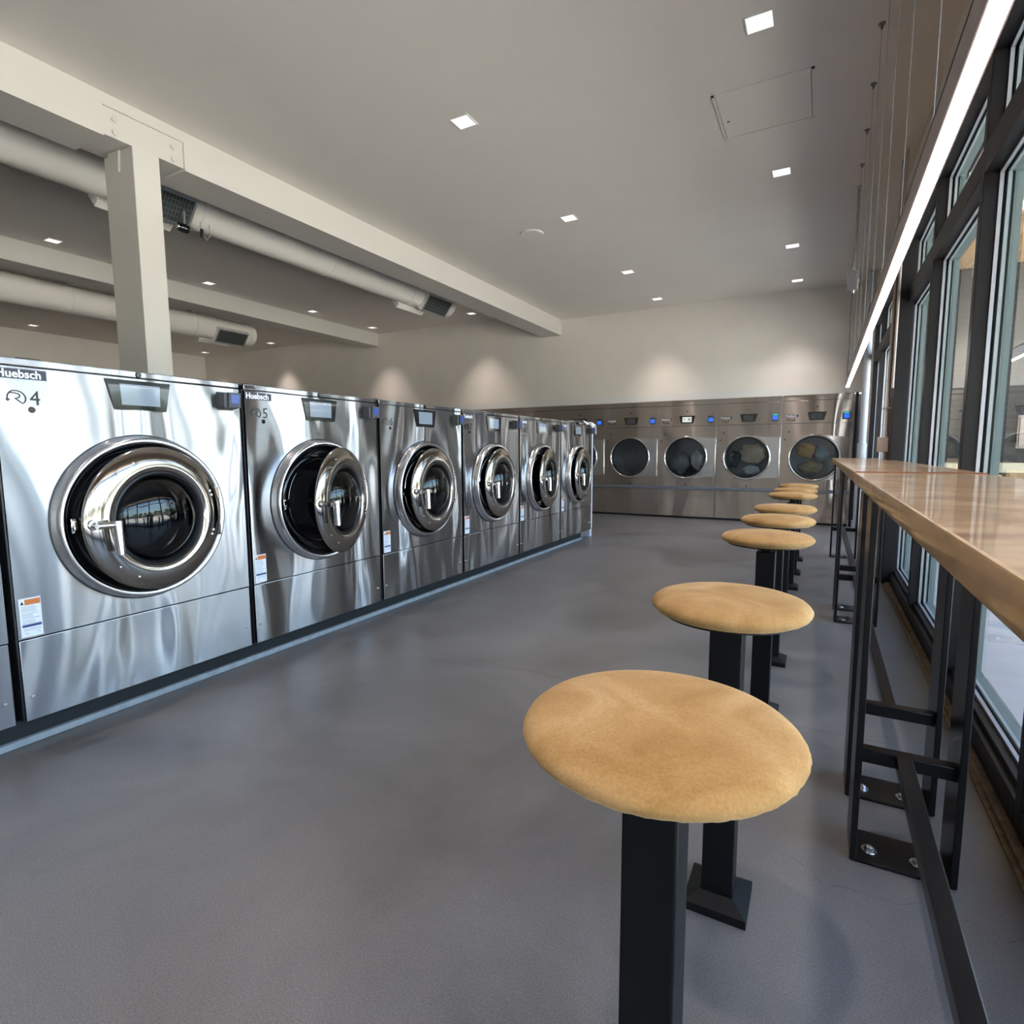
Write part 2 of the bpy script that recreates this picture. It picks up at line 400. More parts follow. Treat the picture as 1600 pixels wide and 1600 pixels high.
def text_mesh(txt, size, mat, bold=0.0, depth=.0006, align='LEFT', xs=1.0):
    key = (txt, size, mat.name, bold, align, xs)
    if key in TXT: return TXT[key]
    cu = bpy.data.curves.new('text', 'FONT'); cu.body = txt; cu.size = size; cu.extrude = depth; cu.offset = bold; cu.align_x = align; cu.resolution_u = 3
    ob = bpy.data.objects.new('text', cu)
    me = bpy.data.meshes.new_from_object(ob)
    bpy.data.objects.remove(ob)
    for v in me.vertices: x, y, z = v.co; v.co = (x*xs, -z, y)
    me.materials.clear(); me.materials.append(mat); TXT[key] = me
    return me

# ================================================================ SETTING
XL, XR, YB, YF = -14.9, .56, 9.8, -6.0
ZC, ZC2 = 3.54, 3.73
struct('floor', MB().box(XL, XR, YF, YB + 1.2, -.12, 0), M['floor'], 'grey polished concrete floor slab with fine speckles and a hairline crack', 'floor', 0)
struct('ceiling', MB().box(-4.5, XR + .2, YF, YB, ZC, ZC + .3), M['ceil'], 'painted ceiling over the seating bay beside the windows', 'ceiling', 0)
struct('ceiling', MB().box(XL, -4.5, YF, YB, ZC2, ZC2 + .2), M['ceil'], 'higher painted ceiling over the bays behind the washers', 'ceiling', 0)
struct('wall_back', MB().box(XL, XR + .2, YB, YB + .15, 1.99, ZC2 + .1).box(XL, -7.31, YB, YB + .15, 0, 2.0), M['wall'], 'off-white wall above the bank of dryers', 'wall', 0)
struct('wall_recess', MB().box(-7.31, XR + .2, YB + 1.0, YB + 1.15, 0, 2.05), M['plinth'], 'dark wall behind the dryers', 'wall', 0)  # coloured black so the recess beside the dryers reads as shade
struct('wall_left', MB().box(XL - .15, XL, YF, YB, 0, ZC2 + .1), M['wall'], 'off-white far left wall behind the washers', 'wall', 0)
struct('wall_front', MB().box(XL, XR + .2, YF - .15, YF, 0, ZC2 + .1), M['wall'], 'off-white wall behind the viewpoint', 'wall', 0)
struct('wall_right', MB().box(XR, XR + .2, YF, YB, 2.90, ZC2).box(XR, XR + .2, 9.42, YB, 0, 2.9), M['wall'], 'off-white wall above the storefront windows', 'wall', 0)
struct('trim_1', MB().box(-7.31, .50, YB - .010, YB, 1.984, 2.075).box(-7.31, .50, YB - .005, YB, 2.075, 2.105), M['trim'], 'white trim board along the top of the dryers', 'trim')
struct('trim_2', MB().box(.515, .56, YF, 9.4, 0, .005).box(.53, .56, YF, 9.4, .004, .02, .004), M['tan'], 'crumbling tan joint filler along the foot of the windows', 'trim')

# beams and column
b1 = struct('beam', MB().box(-4.70, -4.32, YF, 2.225, 3.262, 3.463).box(-4.70, -4.32, 2.775, YB, 3.262, 3.463).box(-4.70, -4.32, YF, YB, 3.463, ZC2 + .02), M['beam'], 'off-white painted beam running from the column to the back wall', 'beam', 0)
pl = MB().box(-4.685, -4.336, 2.225, 2.775, 3.280, 3.463)
link('connection_plate', pl.mesh('connection_plate', M['beam']), b1)
for y in (2.30, 2.70):
    for z in (3.315, 3.40):
        part('bolt', 'platebolt', lambda: MB().lathe([(.0, .010), (.016, .010), (.017, 0)], axis='x', n=6).lathe([(.024, .003), (.024, 0)], axis='x', n=16), M['beam'], b1, (-4.336, y, z))
b2 = struct('beam', MB().box(-9.15, -8.72, YF, YB, 3.462, ZC2 + .02, .006), M['beam'], 'second off-white beam, further left and half hidden by the column', 'beam')
co = struct('column', MB().box(-4.69, -4.322, 2.40, 2.585, 0, 3.279, .005), M['beam'], 'square off-white column rising behind washer 4', 'column')
link('gusset', MB().prism([(-4.62, 3.279), (-4.47, 3.279), (-4.49, 3.14)], 'y', 2.385, 2.40).mesh('gusset', M['beam'], 0), co)

# ================================================================ WINDOW WALL
mull_y = [-5.97, -4.43, -3.14, -1.85, -.56, .73, 2.10, 3.30, 4.60, 5.85, 7.10, 8.35, 9.38]
GX = .635
Z0, ZT0, ZT1, ZH = .10, 2.345, 2.465, 2.84
for i in range(len(mull_y) - 1):
    y0, y1 = mull_y[i], mull_y[i+1]
    w = struct('window_%d' % (i + 1)); a, b = y0 + .03, y1 - .03
    w['label'] = 'storefront window bay, %s along the counter from the viewpoint' % (['farthest behind the viewpoint', 'second behind the viewpoint', 'just behind the viewpoint', 'beside the viewpoint', 'level with the nearest stool seat', 'level with the first stool', 'at the near table supports', 'at the near half of the glazing', 'third bay past the near supports', 'fourth bay past the near supports', 'second from the dryers', 'nearest the dryers'][i])
    def mk(n, mb, m, sm=35): return link(n, mb.mesh(n, M[m], sm), w)
    mk('mullion', MB().box(.56, .632, y1 - .03, y1 + .03, 0, 2.90, .003), 'bronze')
    om = MB().box(.638, .70, y1 - .026, y1 + .026, 0, 2.90)
    for q in (.648, .662, .676): om.box(q, q + .006, y1 - .034, y1 + .034, 0, 2.90)
    mk('outer_mullion', om, 'glasstint', 0)
    mk('sill_rail', MB().box(.56, .72, a, b, .0, .095, .003).box(.585, .70, a, b, .095, .115, .002), 'bronze')
    mk('transom', MB().box(.56, .70, a, b, ZT0, ZT1, .004), 'bronze')
    mk('head_rail', MB().box(.56, .72, a, b, ZH, 2.90, .003), 'bronze')
    for z0, z1 in ((.115, ZT0), (ZT1, ZH)):
        g = MB()
        for q0, q1 in ((a, a + .012), (b - .012, b)): g.box(.614, .628, q0, q1, z0, z1)
        g.box(.614, .628, a, b, z0, z0 + .012).box(.614, .628, a, b, z1 - .012, z1)
        mk('glazing_stop', g, 'gasket', 0)
        g = MB()
        for q0, q1 in ((a, a + .02), (b - .02, b)): g.box(.640, .652, q0, q1, z0, z1).box(.664, .672, q0, q1, z0, z1)
        g.box(.640, .69, a, b, z0, z0 + .02).box(.640, .69, a, b, z1 - .02, z1)
        mk('outer_seal', g, 'glasstint', 0)
        mk('glass_pane', MB().add([(GX, a, z0), (GX, b, z0), (GX, b, z1), (GX, a, z1)], [(0, 1, 2, 3)]), 'glass', 0)
struct('column', MB().box(.50, .60, 5.72, 6.02, 0, 2.90, .004), M['bronze'], 'dark steel column standing between the windows behind the conduit', 'column')

# ================================================================ OUTSIDE
struct('ground', MB().box(.72, 3.6, -9, 14, -.12, -.01), M['walk'], 'pale concrete walk outside the windows', 'ground', 0)
struct('ground', MB().box(3.6, 120, -90, 110, -.2, -.06), M['lot'], 'open car park ground beyond the walk', 'ground', 0)
so = struct('soffit', MB().box(.72, 2.55, -8, 9.5, 3.50, 3.7), M['bronze'], 'cedar board soffit over the walk outside', 'soffit', 0)
for i in range(12):
    x = .745 + i * .15
    part('board', 'soffitboard', lambda: MB().box(0, .143, -8, 9.5, 0, .02, .004), M['soffit'], so, (x, 0, 3.478), smooth=0)
for y in (3.2, 5.2, 7.2):
    o = tag(link('soffit_light', MB().box(1.45, 1.6, y, y + .5, 3.462, 3.476, .003).mesh('soffit_light', M['lamp'])), 'slim bright light set in the cedar soffit outside, %s' % {3.2: 'nearest of three', 5.2: 'middle of three', 7.2: 'farthest of three'}[y], 'light', 'soffit lights')
bw = struct('wall_outside', MB().box(.72, 3.4, 9.512, 9.7, -.1, 3.7), M['mortar'], 'dark grey brick wall closing the covered walk outside', 'wall', 0)
BR = MB().box(0, .205, -.012, 0, 0, .066, .003).mesh('brick', M['brick'], 0)
nb = 0; rest = MB()
for r in range(45):
    z = 3.44 - r * .0762
    if z < 0: break
    for c in range(-1, 13):
        x = .73 + c * .215 + (.1075 if r % 2 else 0)
        if x < .72 or x + .205 > 3.4: continue
        if nb < 298 and x < 2.45:
            o = link('brick', BR, bw, (x, 9.512 + random.uniform(-.002, .002), z)); nb += 1
        else: rest.box(x, x + .205, 9.50, 9.512, z, z + .066)
rb = link('brick_courses', rest.mesh('brick_courses', M['brick'], 0), bw); rb['kind'] = 'stuff'
tag(link('ledge', MB().box(.9, 3.2, 9.05, 9.4, .86, .98, .01).box(1.0, 1.1, 9.1, 9.35, 0, .86).box(3.0, 3.1, 9.1, 9.35, 0, .86).mesh('ledge', M['ledge'])), 'cream ledge in front of the brick wall outside', 'ledge')
tag(link('notice_board', MB().box(2.19, 2.62, 9.455, 9.475, 1.18, 1.56, .004).box(2.17, 2.64, 9.475, 9.50, 1.16, 1.58, .004).mesh('notice_board', M['paper'])), 'small beige board fixed to the brick wall outside', 'board')
fp = thing('potted_flower', 'little yellow flowering plant outside the glass past the counter seam', 'plant', (1.46, 7.0, 0))
link('planter', MB().lathe([(.0, 0), (.11, 0), (.13, .72), (.11, .72), (.10, .68), (0, .68)], axis='z', n=20).mesh('planter', M['bronze']), fp)
st = MB(); fl = MB()
for i in range(16):
    a = random.uniform(0, 2*PI); r = random.uniform(.01, .09); h = random.uniform(.84, .93)
    st.tube([(0, 0, .68), (r*.5*math.cos(a), r*.5*math.sin(a), .78), (r*math.cos(a), r*math.sin(a), h)], .003, 5)
    fl.lathe([(.0, h + .012), (.022, h + .008), (.024, h), (.0, h - .006)], (r*math.cos(a), r*math.sin(a), 0), 'z', 8)
link('stems', st.mesh('stems', M['leaf']), fp); link('blossoms', fl.mesh('blossoms', M['flower']), fp)
# trees far across the car park (seen as reflections in the machines)
def blob(r, seed):
    rnd = random.Random(seed); bm = bmesh.new(); bmesh.ops.create_icosphere(bm, subdivisions=3, radius=r)
    for v in bm.verts: v.co *= 1 + rnd.uniform(-.16, .16)
    mb = MB(); bm.verts.index_update(); mb.add([tuple(v.co) for v in bm.verts], [tuple(v.index for v in f.verts) for f in bm.faces]); bm.free(); return mb
for i in range(13):
    x = 52 + random.uniform(-8, 12); y = -36 + i * 8.5
    t = thing('tree', 'leafy green tree standing far across the car park', 'tree', (x, y, -.06), random.uniform(0, 6), 'trees across the car park')
    part('trunk', 'trunk', lambda: MB().lathe([(.35, 0), (.22, 1.5), (.16, 3)], axis='z', n=10), M['bark'], t)
    part('crown', 'crown%d' % (i % 3), lambda: blob(3.1, i), M['leaf'], t, (0, 0, 4.2), smooth=0)

# ================================================================ MACHINES
def plate_hole(x0, x1, z0, z1, cx, cz, r, y0, y1, n=64):
    """rectangular plate with a round hole, front at y0 (toward -y)"""
    mb = MB(); ang = [2*PI*i/n for i in range(n)]
    for c in ((x0, z0), (x1, z0), (x1, z1), (x0, z1)): ang.append(math.atan2(c[1]-cz, c[0]-cx) % (2*PI))
    ang = sorted(set(round(a, 6) for a in ang)); m = len(ang); outer = []; inner = []
    for a in ang:
        dx, dz = math.cos(a), math.sin(a); t = 1e9
        if dx > 1e-9: t = min(t, (x1-cx)/dx)
        if dx < -1e-9: t = min(t, (x0-cx)/dx)
        if dz > 1e-9: t = min(t, (z1-cz)/dz)
        if dz < -1e-9: t = min(t, (z0-cz)/dz)
        outer.append((cx+dx*t, cz+dz*t)); inner.append((cx+dx*r, cz+dz*r))
    vs = [(p[0], y0, p[1]) for p in outer] + [(p[0], y0, p[1]) for p in inner] + [(p[0], y1, p[1]) for p in outer] + [(p[0], y1, p[1]) for p in inner]
    fs = []
    for i in range(m):
        j = (i+1) % m
        fs += [(i, j, m+j, m+i), (2*m+i, 3*m+i, 3*m+j, 2*m+j), (i, 2*m+i, 2*m+j, j), (m+i, m+j, 3*m+j, 3*m+i)]
    return mb.add(vs, fs)

R_PTS = [(0, 0), (.00, .012), (.006, .024), (.016, .031), (.028, .032), (.040, .029), (.050, .020), (.055, .008), (.054, -.003), (.050, -.010), (.046, -.014), (.041, -.012), (.022, .004), (.032, .005), (.037, .010), (.037, .017), (.032, .021), (.020, .023), (.007, .023)]
def swirl(k):
    s = k / .055; mb = MB(); pts = [(p[0]*s, p[1]*s) for p in R_PTS]
    mb.stroke(pts, .0042*s, -.0012, 0)
    mb.prism([(-.007*s, .0005*s), (.009*s, .0005*s), (.0005*s, -.009*s)], 'y', -.0012, 0); return mb

WC, WZ = .500, .860            # door centre in the washer's local frame
HINGE = .812
def washer(num, y0, ang_deg, label, logo=True, film=False):
    t = thing('washing_machine', label, 'washing machine', (-2.68, y0, 0), PI/2, 'front-loading washers in a row')
    W = 1.005
    P = lambda n, k, fn, m, par=t, **kw: part(n, 'w_'+k, fn, M[m], par, **kw)
    P('cabinet', 'cab', lambda: MB().box(0, .006, .021, 1.05, .10, 1.477).box(W-.006, W, .021, 1.05, .10, 1.477).box(0, W, 1.04, 1.05, .10, 1.477).box(.006, W-.006, .021, 1.04, .10, .11).box(.006, W-.006, .021, 1.04, 1.47, 1.477), 'side', smooth=0)
    P('top_band', 'band', lambda: MB().box(0, W, 0, 1.05, 1.4785, 1.506, .004), 'panel')
    P('front_panel', 'front', lambda: plate_hole(.002, W - .002, .431, 1.4735, WC, WZ, .34, 0, .02), 'panel', smooth=0)
    P('lower_panel', 'lower', lambda: MB().box(.002, W - .002, 0, .02, .102, .426, .003), 'panel')
    for x in (.028, W - .03): P('screw', 'screw', lambda: MB().lathe([(0, -.006), (.006, -.005), (.0085, 0)], n=12), 'chrome', loc=(x, 0, .20))
    P('keyhole', 'hole', lambda: MB().lathe([(0, -.002), (.011, -.002), (.012, 0)], n=20), 'blackgloss', loc=(.112, 0, 1.315))
    P('lock', 'lock', lambda: MB().lathe([(0, -.006), (.010, -.006), (.013, -.001), (.013, 0)], n=20).box(-.006, .006, -.008, -.005, -.0015, .0015), 'blackgloss', loc=(.512, 0, 1.491))
    P('chemical_lid', 'lid', lambda: MB().box(.14, .24, .18, .36, 1.506, 1.535, .012), 'reader')
    # display
    d = P('display', 'disp', lambda: MB().prism([(.377, 1.464), (.645, 1.464), (.622, 1.336), (.60, 1.334), (.51, 1.338), (.42, 1.334), (.407, 1.336)], 'y', -.007, 0), 'blackgloss', smooth=0)
    P('screen', 'scr', lambda: MB().prism([(.428, 1.447), (.597, 1.447), (.594, 1.357), (.432, 1.357)], 'y', -.0085, -.007), 'screen', d, smooth=0)
    # card reader
    rd = P('card_reader', 'rd', lambda: MB().box(.884, .962, -.050, 0, 1.368, 1.446, .008).prism([(.902, 1.374), (.968, 1.374), (.972, 1.448), (.906, 1.448)], 'y', -.060, -.045).box(.879, .965, -.004, 0, 1.362, 1.452, .002), 'reader')
    P('reader_screen', 'rds', lambda: MB().prism([(.914, 1.396), (.960, 1.396), (.963, 1.438), (.917, 1.438)], 'y', -.0615, -.060), 'blue', rd, smooth=0)
    P('reader_keys', 'rdk', lambda: MB().box(.914, .924, -.062, -.059, 1.381, 1.389, .002).box(.930, .941, -.062, -.059, 1.381, 1.389, .002).box(.946, .958, -.062, -.059, 1.381, 1.389, .002), 'navy', rd)
    # writing
    if logo:
        lp = P('logo_plate', 'logo', lambda: MB().box(.005, .168, -.0015, 0, 1.429, 1.466), 'logo', smooth=0)
        link('logo_text', text_mesh('Huebsch', .042, M['white'], bold=.0011, xs=.96), lp, (.009, -.0018, 1.434))
    mk = P('swirl_mark', 'swirl', lambda: swirl(.056), 'ink', loc=(.040, 0, 1.352), smooth=0)
    link('number', text_mesh(str(num), .078, M['ink'], depth=.0006, xs=.9), t, (.108, -.0005, 1.334))
    s = P('warning_sticker', 'stk', lambda: MB().box(.012, .082, -.0012, 0, .437, .590), 'sticker', smooth=0)
    P('sticker_header', 'sth', lambda: MB().box(.030, .080, -.0018, -.0012, .563, .585), 'orange', s, smooth=0)
    P('sticker_symbol', 'sts', lambda: MB().prism([(.016, .566), (.028, .566), (.022, .580)], 'y', -.0018, -.0012), 'ink', s, smooth=0)
    P('sticker_band', 'stb', lambda: MB().box(.017, .079, -.0018, -.0012, .476, .486), 'navy', s, smooth=0)
    def lines():
        mb = MB(); rnd = random.Random(3)
        for k in range(11): mb.box(.018, .018 + rnd.uniform(.035, .060), -.0016, -.0012, .556 - k*.0064 - (k//4)*.002, .5582 - k*.0064 - (k//4)*.002)
        for k in range(2): mb.box(.020, .076, -.0016, -.0012, .468 - k*.006, .4698 - k*.006)
        mb.stroke([(.026, .456), (.029, .447), (.036, .450)], .002, -.0016, -.0012).stroke([(.062, .455), (.069, .456), (.072, .447)], .002, -.0016, -.0012)
        return mb
    P('sticker_text', 'stl', lines, 'grayprint', s, smooth=0)
    # bezel, throat, drum
    C = (WC, 0, WZ)
    P('bezel', 'bez', lambda: MB().lathe([(.3665, -.004), (.364, -.010), (.360, -.022), (.354, -.046), (.350, -.053), (.343, -.056), (.331, -.052), (.327, -.046), (.324, -.030)], C, n=96), 'bezel', smooth=60)
    P('bezel_skirt', 'bsk', lambda: MB().lathe([(.369, 0), (.369, -.004), (.3665, -.0045)], C, n=96), 'rubber')
    P('throat', 'thr', lambda: MB().lathe([(.345, .021), (.326, -.045), (.315, .0), (.300, .03), (.262, .035)], C, n=72), 'blackgloss', smooth=60)
    P('drum_ring', 'drr', lambda: MB().lathe([(.264, .030), (.262, -.004), (.255, -.012), (.247, -.008), (.243, .02), (.240, .08)], C, n=72), 'chrome', smooth=60)
    dr = P('drum', 'drum', lambda: MB().lathe([(.242, .07), (.262, .10), (.262, .50), (.24, .53), (0, .54)], C, n=48), 'drum', smooth=50)
    for k in range(3):
        a = .5 + k*2*PI/3
        part('lifter', 'w_lift', lambda: MB().prism([(-.035, 0), (.035, 0), (.012, .06), (-.012, .06)], 'y', .11, .50), M['drum'], dr, (WC + .258*math.sin(a), 0, WZ - .258*math.cos(a)), (0, -a, 0), smooth=0)
    P('latch', 'latch', lambda: MB().box(.195, .228, -.030, .012, .822, .885, .004).box(.205, .238, -.034, -.028, .835, .850, .003).lathe([(0, -.038), (.004, -.036), (.005, -.03)], (.202, 0, .878), n=8).lathe([(0, -.038), (.004, -.036), (.005, -.03)], (.202, 0, .830), n=8), 'chrome')
    # door: pivots on the hinge at the right
    door = link('door', part_mesh('w_door', lambda: MB().lathe([(.208, .000), (.310, -.002), (.315, -.008), (.315, -.014), (.309, -.020), (.296, -.027), (.262, -.039), (.232, -.043), (.214, -.040), (.207, -.033), (.204, -.010), (.208, .0)], (-.312, 0, 0), n=96), M['doorring'], 60), t, (HINGE, -.050, WZ), (0, 0, math.radians(ang_deg)))
    cD = (-.312, 0, 0)
    P('gasket', 'gas', lambda: MB().lathe([(.207, -.034), (.200, -.036), (.190, -.024), (.188, .0), (.207, .004)], cD, n=72), 'rubber', door, smooth=60)
    P('glass_bowl', 'bowl', lambda: MB().lathe([(.203, .002), (.198, .03), (.190, .036), (.187, .075), (.178, .082), (.170, .12), (.14, .135), (0, .14)], cD, n=64), 'bowl', door, smooth=60)
    P('bowl_ring', 'bring', lambda: MB().lathe([(.1875, -.004), (.184, .004), (.186, .012)], cD, n=64).lathe([(.165, .058), (.160, .064), (.163, .072)], cD, n=64), 'chrome', door, smooth=60)
    P('door_lens', 'lens', lambda: MB().lathe([(.191, -.008), (.182, -.022), (.165, -.038), (.13, -.060), (.09, -.074), (.045, -.082), (.001, -.084)], cD, n=64), 'lens', door, smooth=80)
    h = P('door_handle', 'hnd', lambda: MB().tube([(-.312-.286, -.030, .002), (-.312-.286, -.085, .002)], .011, 14).tube([(-.312-.300, -.080, .002), (-.312-.216, -.086, .000)], .014, 16).tube([(-.312-.226, -.088, .016), (-.312-.223, -.090, -.122)], .019, 18).lathe([(.022, -.032), (.02, -.04), (.012, -.042)], (-.312-.286, 0, .002), n=20), 'chrome', door, smooth=40)
    for z in (.105, .085, -.085, -.105):
        part('hinge_screw', 'w_hs', lambda: MB().lathe([(0, -.007), (.006, -.006), (.008, 0)], n=12), M['chrome'], door, (-.312 + math.sqrt(.268**2 - z*z), -.036, z))
    P('hinge', 'hinge', lambda: MB().box(-.02, .012, -.008, .02, -.12, -.06, .004).box(-.02, .012, -.008, .02, .06, .12, .004), 'doorring', door)
    for a in (3.9, 4.25, 2.3, 2.0):
        part('stud', 'w_stud', lambda: MB().lathe([(0, -.005), (.004, -.004), (.005, 0)], n=10), M['chrome'], door, (-.312 + .27*math.cos(a), -.037, .27*math.sin(a)))
    return t
def part_mesh(key, fn, mat, smooth=35):
    if key not in CACHE: CACHE[key] = fn().mesh(key[2:], mat, smooth)
    return CACHE[key]

WY = {3: -.100, 4: .933, 5: 1.966, 6: 3.000, 7: 4.033, 8: 5.066, 9: 6.100}
washer(3, WY[3], 0, 'stainless washer cut off by the left edge, beside washer 4')
washer(4, WY[4], 6, 'large stainless front-loading washer numbered 4, door ajar, nearest whole machine')
washer(5, WY[5], 18, 'stainless front-loading washer numbered 5 with its round door swung widest open')
washer(6, WY[6], 5, 'stainless front-loading washer numbered 6, third whole machine, no name plate', logo=False)
washer(7, WY[7], 4, 'stainless front-loading washer numbered 7, between washers 6 and 8')
washer(8, WY[8], 6.5, 'stainless front-loading washer numbered 8, second from the far end of the row')
washer(9, WY[9], 3.5, 'stainless front-loading washer numbered 9, last in the row beside the white end strip')
tag(link('washer_plinth', MB().box(-3.7, -2.725, -.12, 6.85, .028, .10, .002).mesh('washer_plinth', M['plinth'])), 'low black plinth under the row of washers', 'plinth')
tag(link('concrete_pad', MB().box(-3.75, -2.705, -.2, 6.86, 0, .028, .004).mesh('concrete_pad', M['pad'])), 'thin pale concrete pad edging the foot of the washers', 'pad')
tag(link('washer_plinth', MB().box(-3.7, -2.76, 6.85, 7.09, 0, .10, .002).mesh('washer_plinth', M['galv'])), 'short grey plinth piece under the far end of washer 9', 'plinth')
tag(link('end_strip', MB().box(-3.74, -2.688, 7.112, 7.162, .115, 1.512, .003).box(-3.74, -2.70, 7.112, 7.175, 0, .115, .003).mesh('end_strip', M['white'])), 'white upright panel closing the far end of the washer row', 'panel')
# rumpled white film over the last corner
fv = []; ff = []; NX, NY = 12, 16
for j in range(NY + 1):
    for i in range(NX + 1):
        u, v = i/NX, j/NY; y = 6.84 + v*.40; x = -2.66 - u*.55
        over = max(0, y - 7.165)
        z = 1.516 + .010*math.sin(7*u + 9*v) + .012*math.sin(17*u*v + 3) + .012 - over*1.6
        if i == 0: z -= .05
        fv.append((x + (.012 if i == 0 else 0), min(y, 7.17 + over*.35) , z))
for j in range(NY):
    for i in range(NX): a = j*(NX+1)+i; ff.append((a, a+1, a+NX+2, a+NX+1))
fm = MB().add(fv, ff)
fo = tag(link('plastic_film', fm.mesh('plastic_film', M['cloth'], 60)), 'crumpled white film draped over the far top corner of washer 9', 'film')
so_m = fo.modifiers.new('s', 'SOLIDIFY'); so_m.thickness = .002

def dryer(num, x0, label, load=None, lit=False, green=False):
    t = thing('tumble_dryer', label, 'tumble dryer', (x0, YB, 0), 0, 'dryers along the back wall')
    W = .952
    P = lambda n, k, fn, m, par=t, **kw: part(n, 'd_'+k, fn, M[m], par, **kw)
    P('cabinet', 'cab', lambda: MB().box(.004, .010, .021, .98, .03, 1.985).box(W-.010, W-.004, .021, .98, .03, 1.985).box(.004, W-.004, .97, .98, .03, 1.985).box(.010, W-.010, .021, .97, .03, .04).box(.010, W-.010, .021, .97, 1.975, 1.985), 'side', smooth=0)
    P('top_panel', 'top', lambda: MB().box(.003, W-.003, 0, .02, 1.902, 1.985, .003), 'dryer')
    P('control_panel', 'ctl', lambda: MB().box(.003, W-.003, 0, .02, 1.558, 1.898, .003), 'dryer')
    P('front_panel', 'fr', lambda: plate_hole(.003, W-.003, .545, 1.554, .462, 1.03, .325, 0, .02), 'dryer', smooth=0)
    P('lower_panel', 'low', lambda: MB().box(.003, W-.003, 0, .02, .035, .495, .003), 'dryer')
    P('toe_kick', 'toe', lambda: MB().box(0, W, .02, .1, 0, .03), 'plinth', smooth=0)
    for x, z in ((.475, 1.80), (.105, 1.43), (.055, 1.31), (.475, .572)):
        P('lock', 'lock', lambda: MB().lathe([(0, -.004), (.010, -.004), (.012, 0)], n=14), 'blackgloss', loc=(x, 0, z))
    P('side_seam', 'seam', lambda: MB().box(W-.002, W+.004, -.004, .02, .04, 1.98, .001), 'chrome')
    d = P('display', 'disp', lambda: MB().prism([(.345, 1.725), (.605, 1.725), (.572, 1.603), (.376, 1.603)], 'y', -.006, 0), 'blackgloss', smooth=0)
    P('screen', 'scr'+str(lit), lambda: MB().box(.398, .55, -.0075, -.006, 1.62, 1.705), 'screen_on' if lit else 'reader', d, smooth=0)
    if lit: P('screen_icons', 'ico', lambda: MB().box(.49, .53, -.0085, -.0075, 1.645, 1.685).box(.415, .45, -.0085, -.0075, 1.66, 1.68), 'grayprint', d, smooth=0)
    r = P('card_reader', 'rd', lambda: MB().box(.815, .905, -.05, 0, 1.605, 1.715, .012), 'reader')
    P('reader_screen', 'rs', lambda: MB().box(.826, .896, -.054, -.050, 1.618, 1.680, .004), 'bluebright', r)
    if green: P('reader_bar', 'rg', lambda: MB().box(.826, .896, -.054, -.050, 1.688, 1.707, .003), 'green', r)
    lp = P('logo_plate', 'lg', lambda: MB().box(.045, .222, -.001, 0, 1.655, 1.690), 'logo', smooth=0)
    link('logo_text', text_mesh('Huebsch', .043, M['white'], bold=.0011, xs=.98), lp, (.050, -.0015, 1.659))
    P('swirl_mark', 'sw', lambda: swirl(.05), 'ink', loc=(.065, 0, 1.607), smooth=0)
    link('number', text_mesh(str(num), .064, M['ink'], xs=.95), t, (.125, -.0005, 1.592))
    C = (.462, 0, 1.03)
    def plate():
        pts = [(.936, .718), (.936, 1.352)]
        for k in range(7): u = k/6; pts.append((.90 - .33*u, 1.350 + .020*math.sin(PI*u*.5)*u))
        pts += [(.50, 1.34), (.46, 1.03), (.50, .72)]
        for k in range(7): u = k/6; pts.append((.57 + .33*u, .700 + .018*u))
        return MB().prism(pts, 'y', -.022, -.002)
    def dplate():
        # door plate: square to the hinge side, cut out around the glass
        n = 26; mb = MB(); a0, a1 = -1.30, 1.30; vs = []; fs = []
        for i in range(n+1):
            a = a0 + (a1-a0)*i/n; ci, si = math.cos(a), math.sin(a)
            ip = (.462 + .335*ci, 1.03 + .335*si)
            t_ = 1e9
            if ci > 1e-6: t_ = min(t_, (.936-.462)/ci)
            if abs(si) > 1e-6:
                lim = .320 + .028*max(0, (abs(a)-.72)/.58)
                t_ = min(t_, lim/abs(si))
            t_ = max(t_, .338)
            op = (.462 + t_*ci, 1.03 + t_*si)
            vs += [(ip[0], -.024, ip[1]), (op[0], -.024, op[1]), (ip[0], -.002, ip[1]), (op[0], -.002, op[1])]
        for i in range(n):
            k = i*4; q = k+4
            fs += [(k, k+1, q+1, q), (k+2, q+2, q+3, k+3), (k+1, k+3, q+3, q+1), (k, q, q+2, k+2)]
        fs += [(0, 2, 3, 1), (n*4, n*4+1, n*4+3, n*4+2)]
        return mb.add(vs, fs)
    door = P('door', 'door', dplate, 'bezel', smooth=0)
    P('door_ring', 'ring', lambda: MB().lathe([(.358, -.002), (.358, -.024), (.352, -.034), (.343, -.038), (.334, -.034), (.328, -.022), (.326, -.004)], C, n=72), 'chrome', door, smooth=60)
    P('gasket', 'gas', lambda: MB().lathe([(.329, -.022), (.318, -.018), (.312, -.002), (.312, .03)], C, n=60), 'rubber', door, smooth=60)
    P('door_lens', 'lens', lambda: MB().lathe([(.320, -.014), (.001, -.016)], C, n=60), 'lens', door, smooth=80)
    P('hinge_bar', 'hb', lambda: MB().box(.925, .948, -.034, -.002, .722, 1.35, .006), 'chrome', door)
    P('drum', 'drum', lambda: MB().lathe([(.335, .020), (.315, .035), (.318, .09), (.37, .10), (.37, .70), (0, .72)], C, n=40), 'drum', smooth=50)
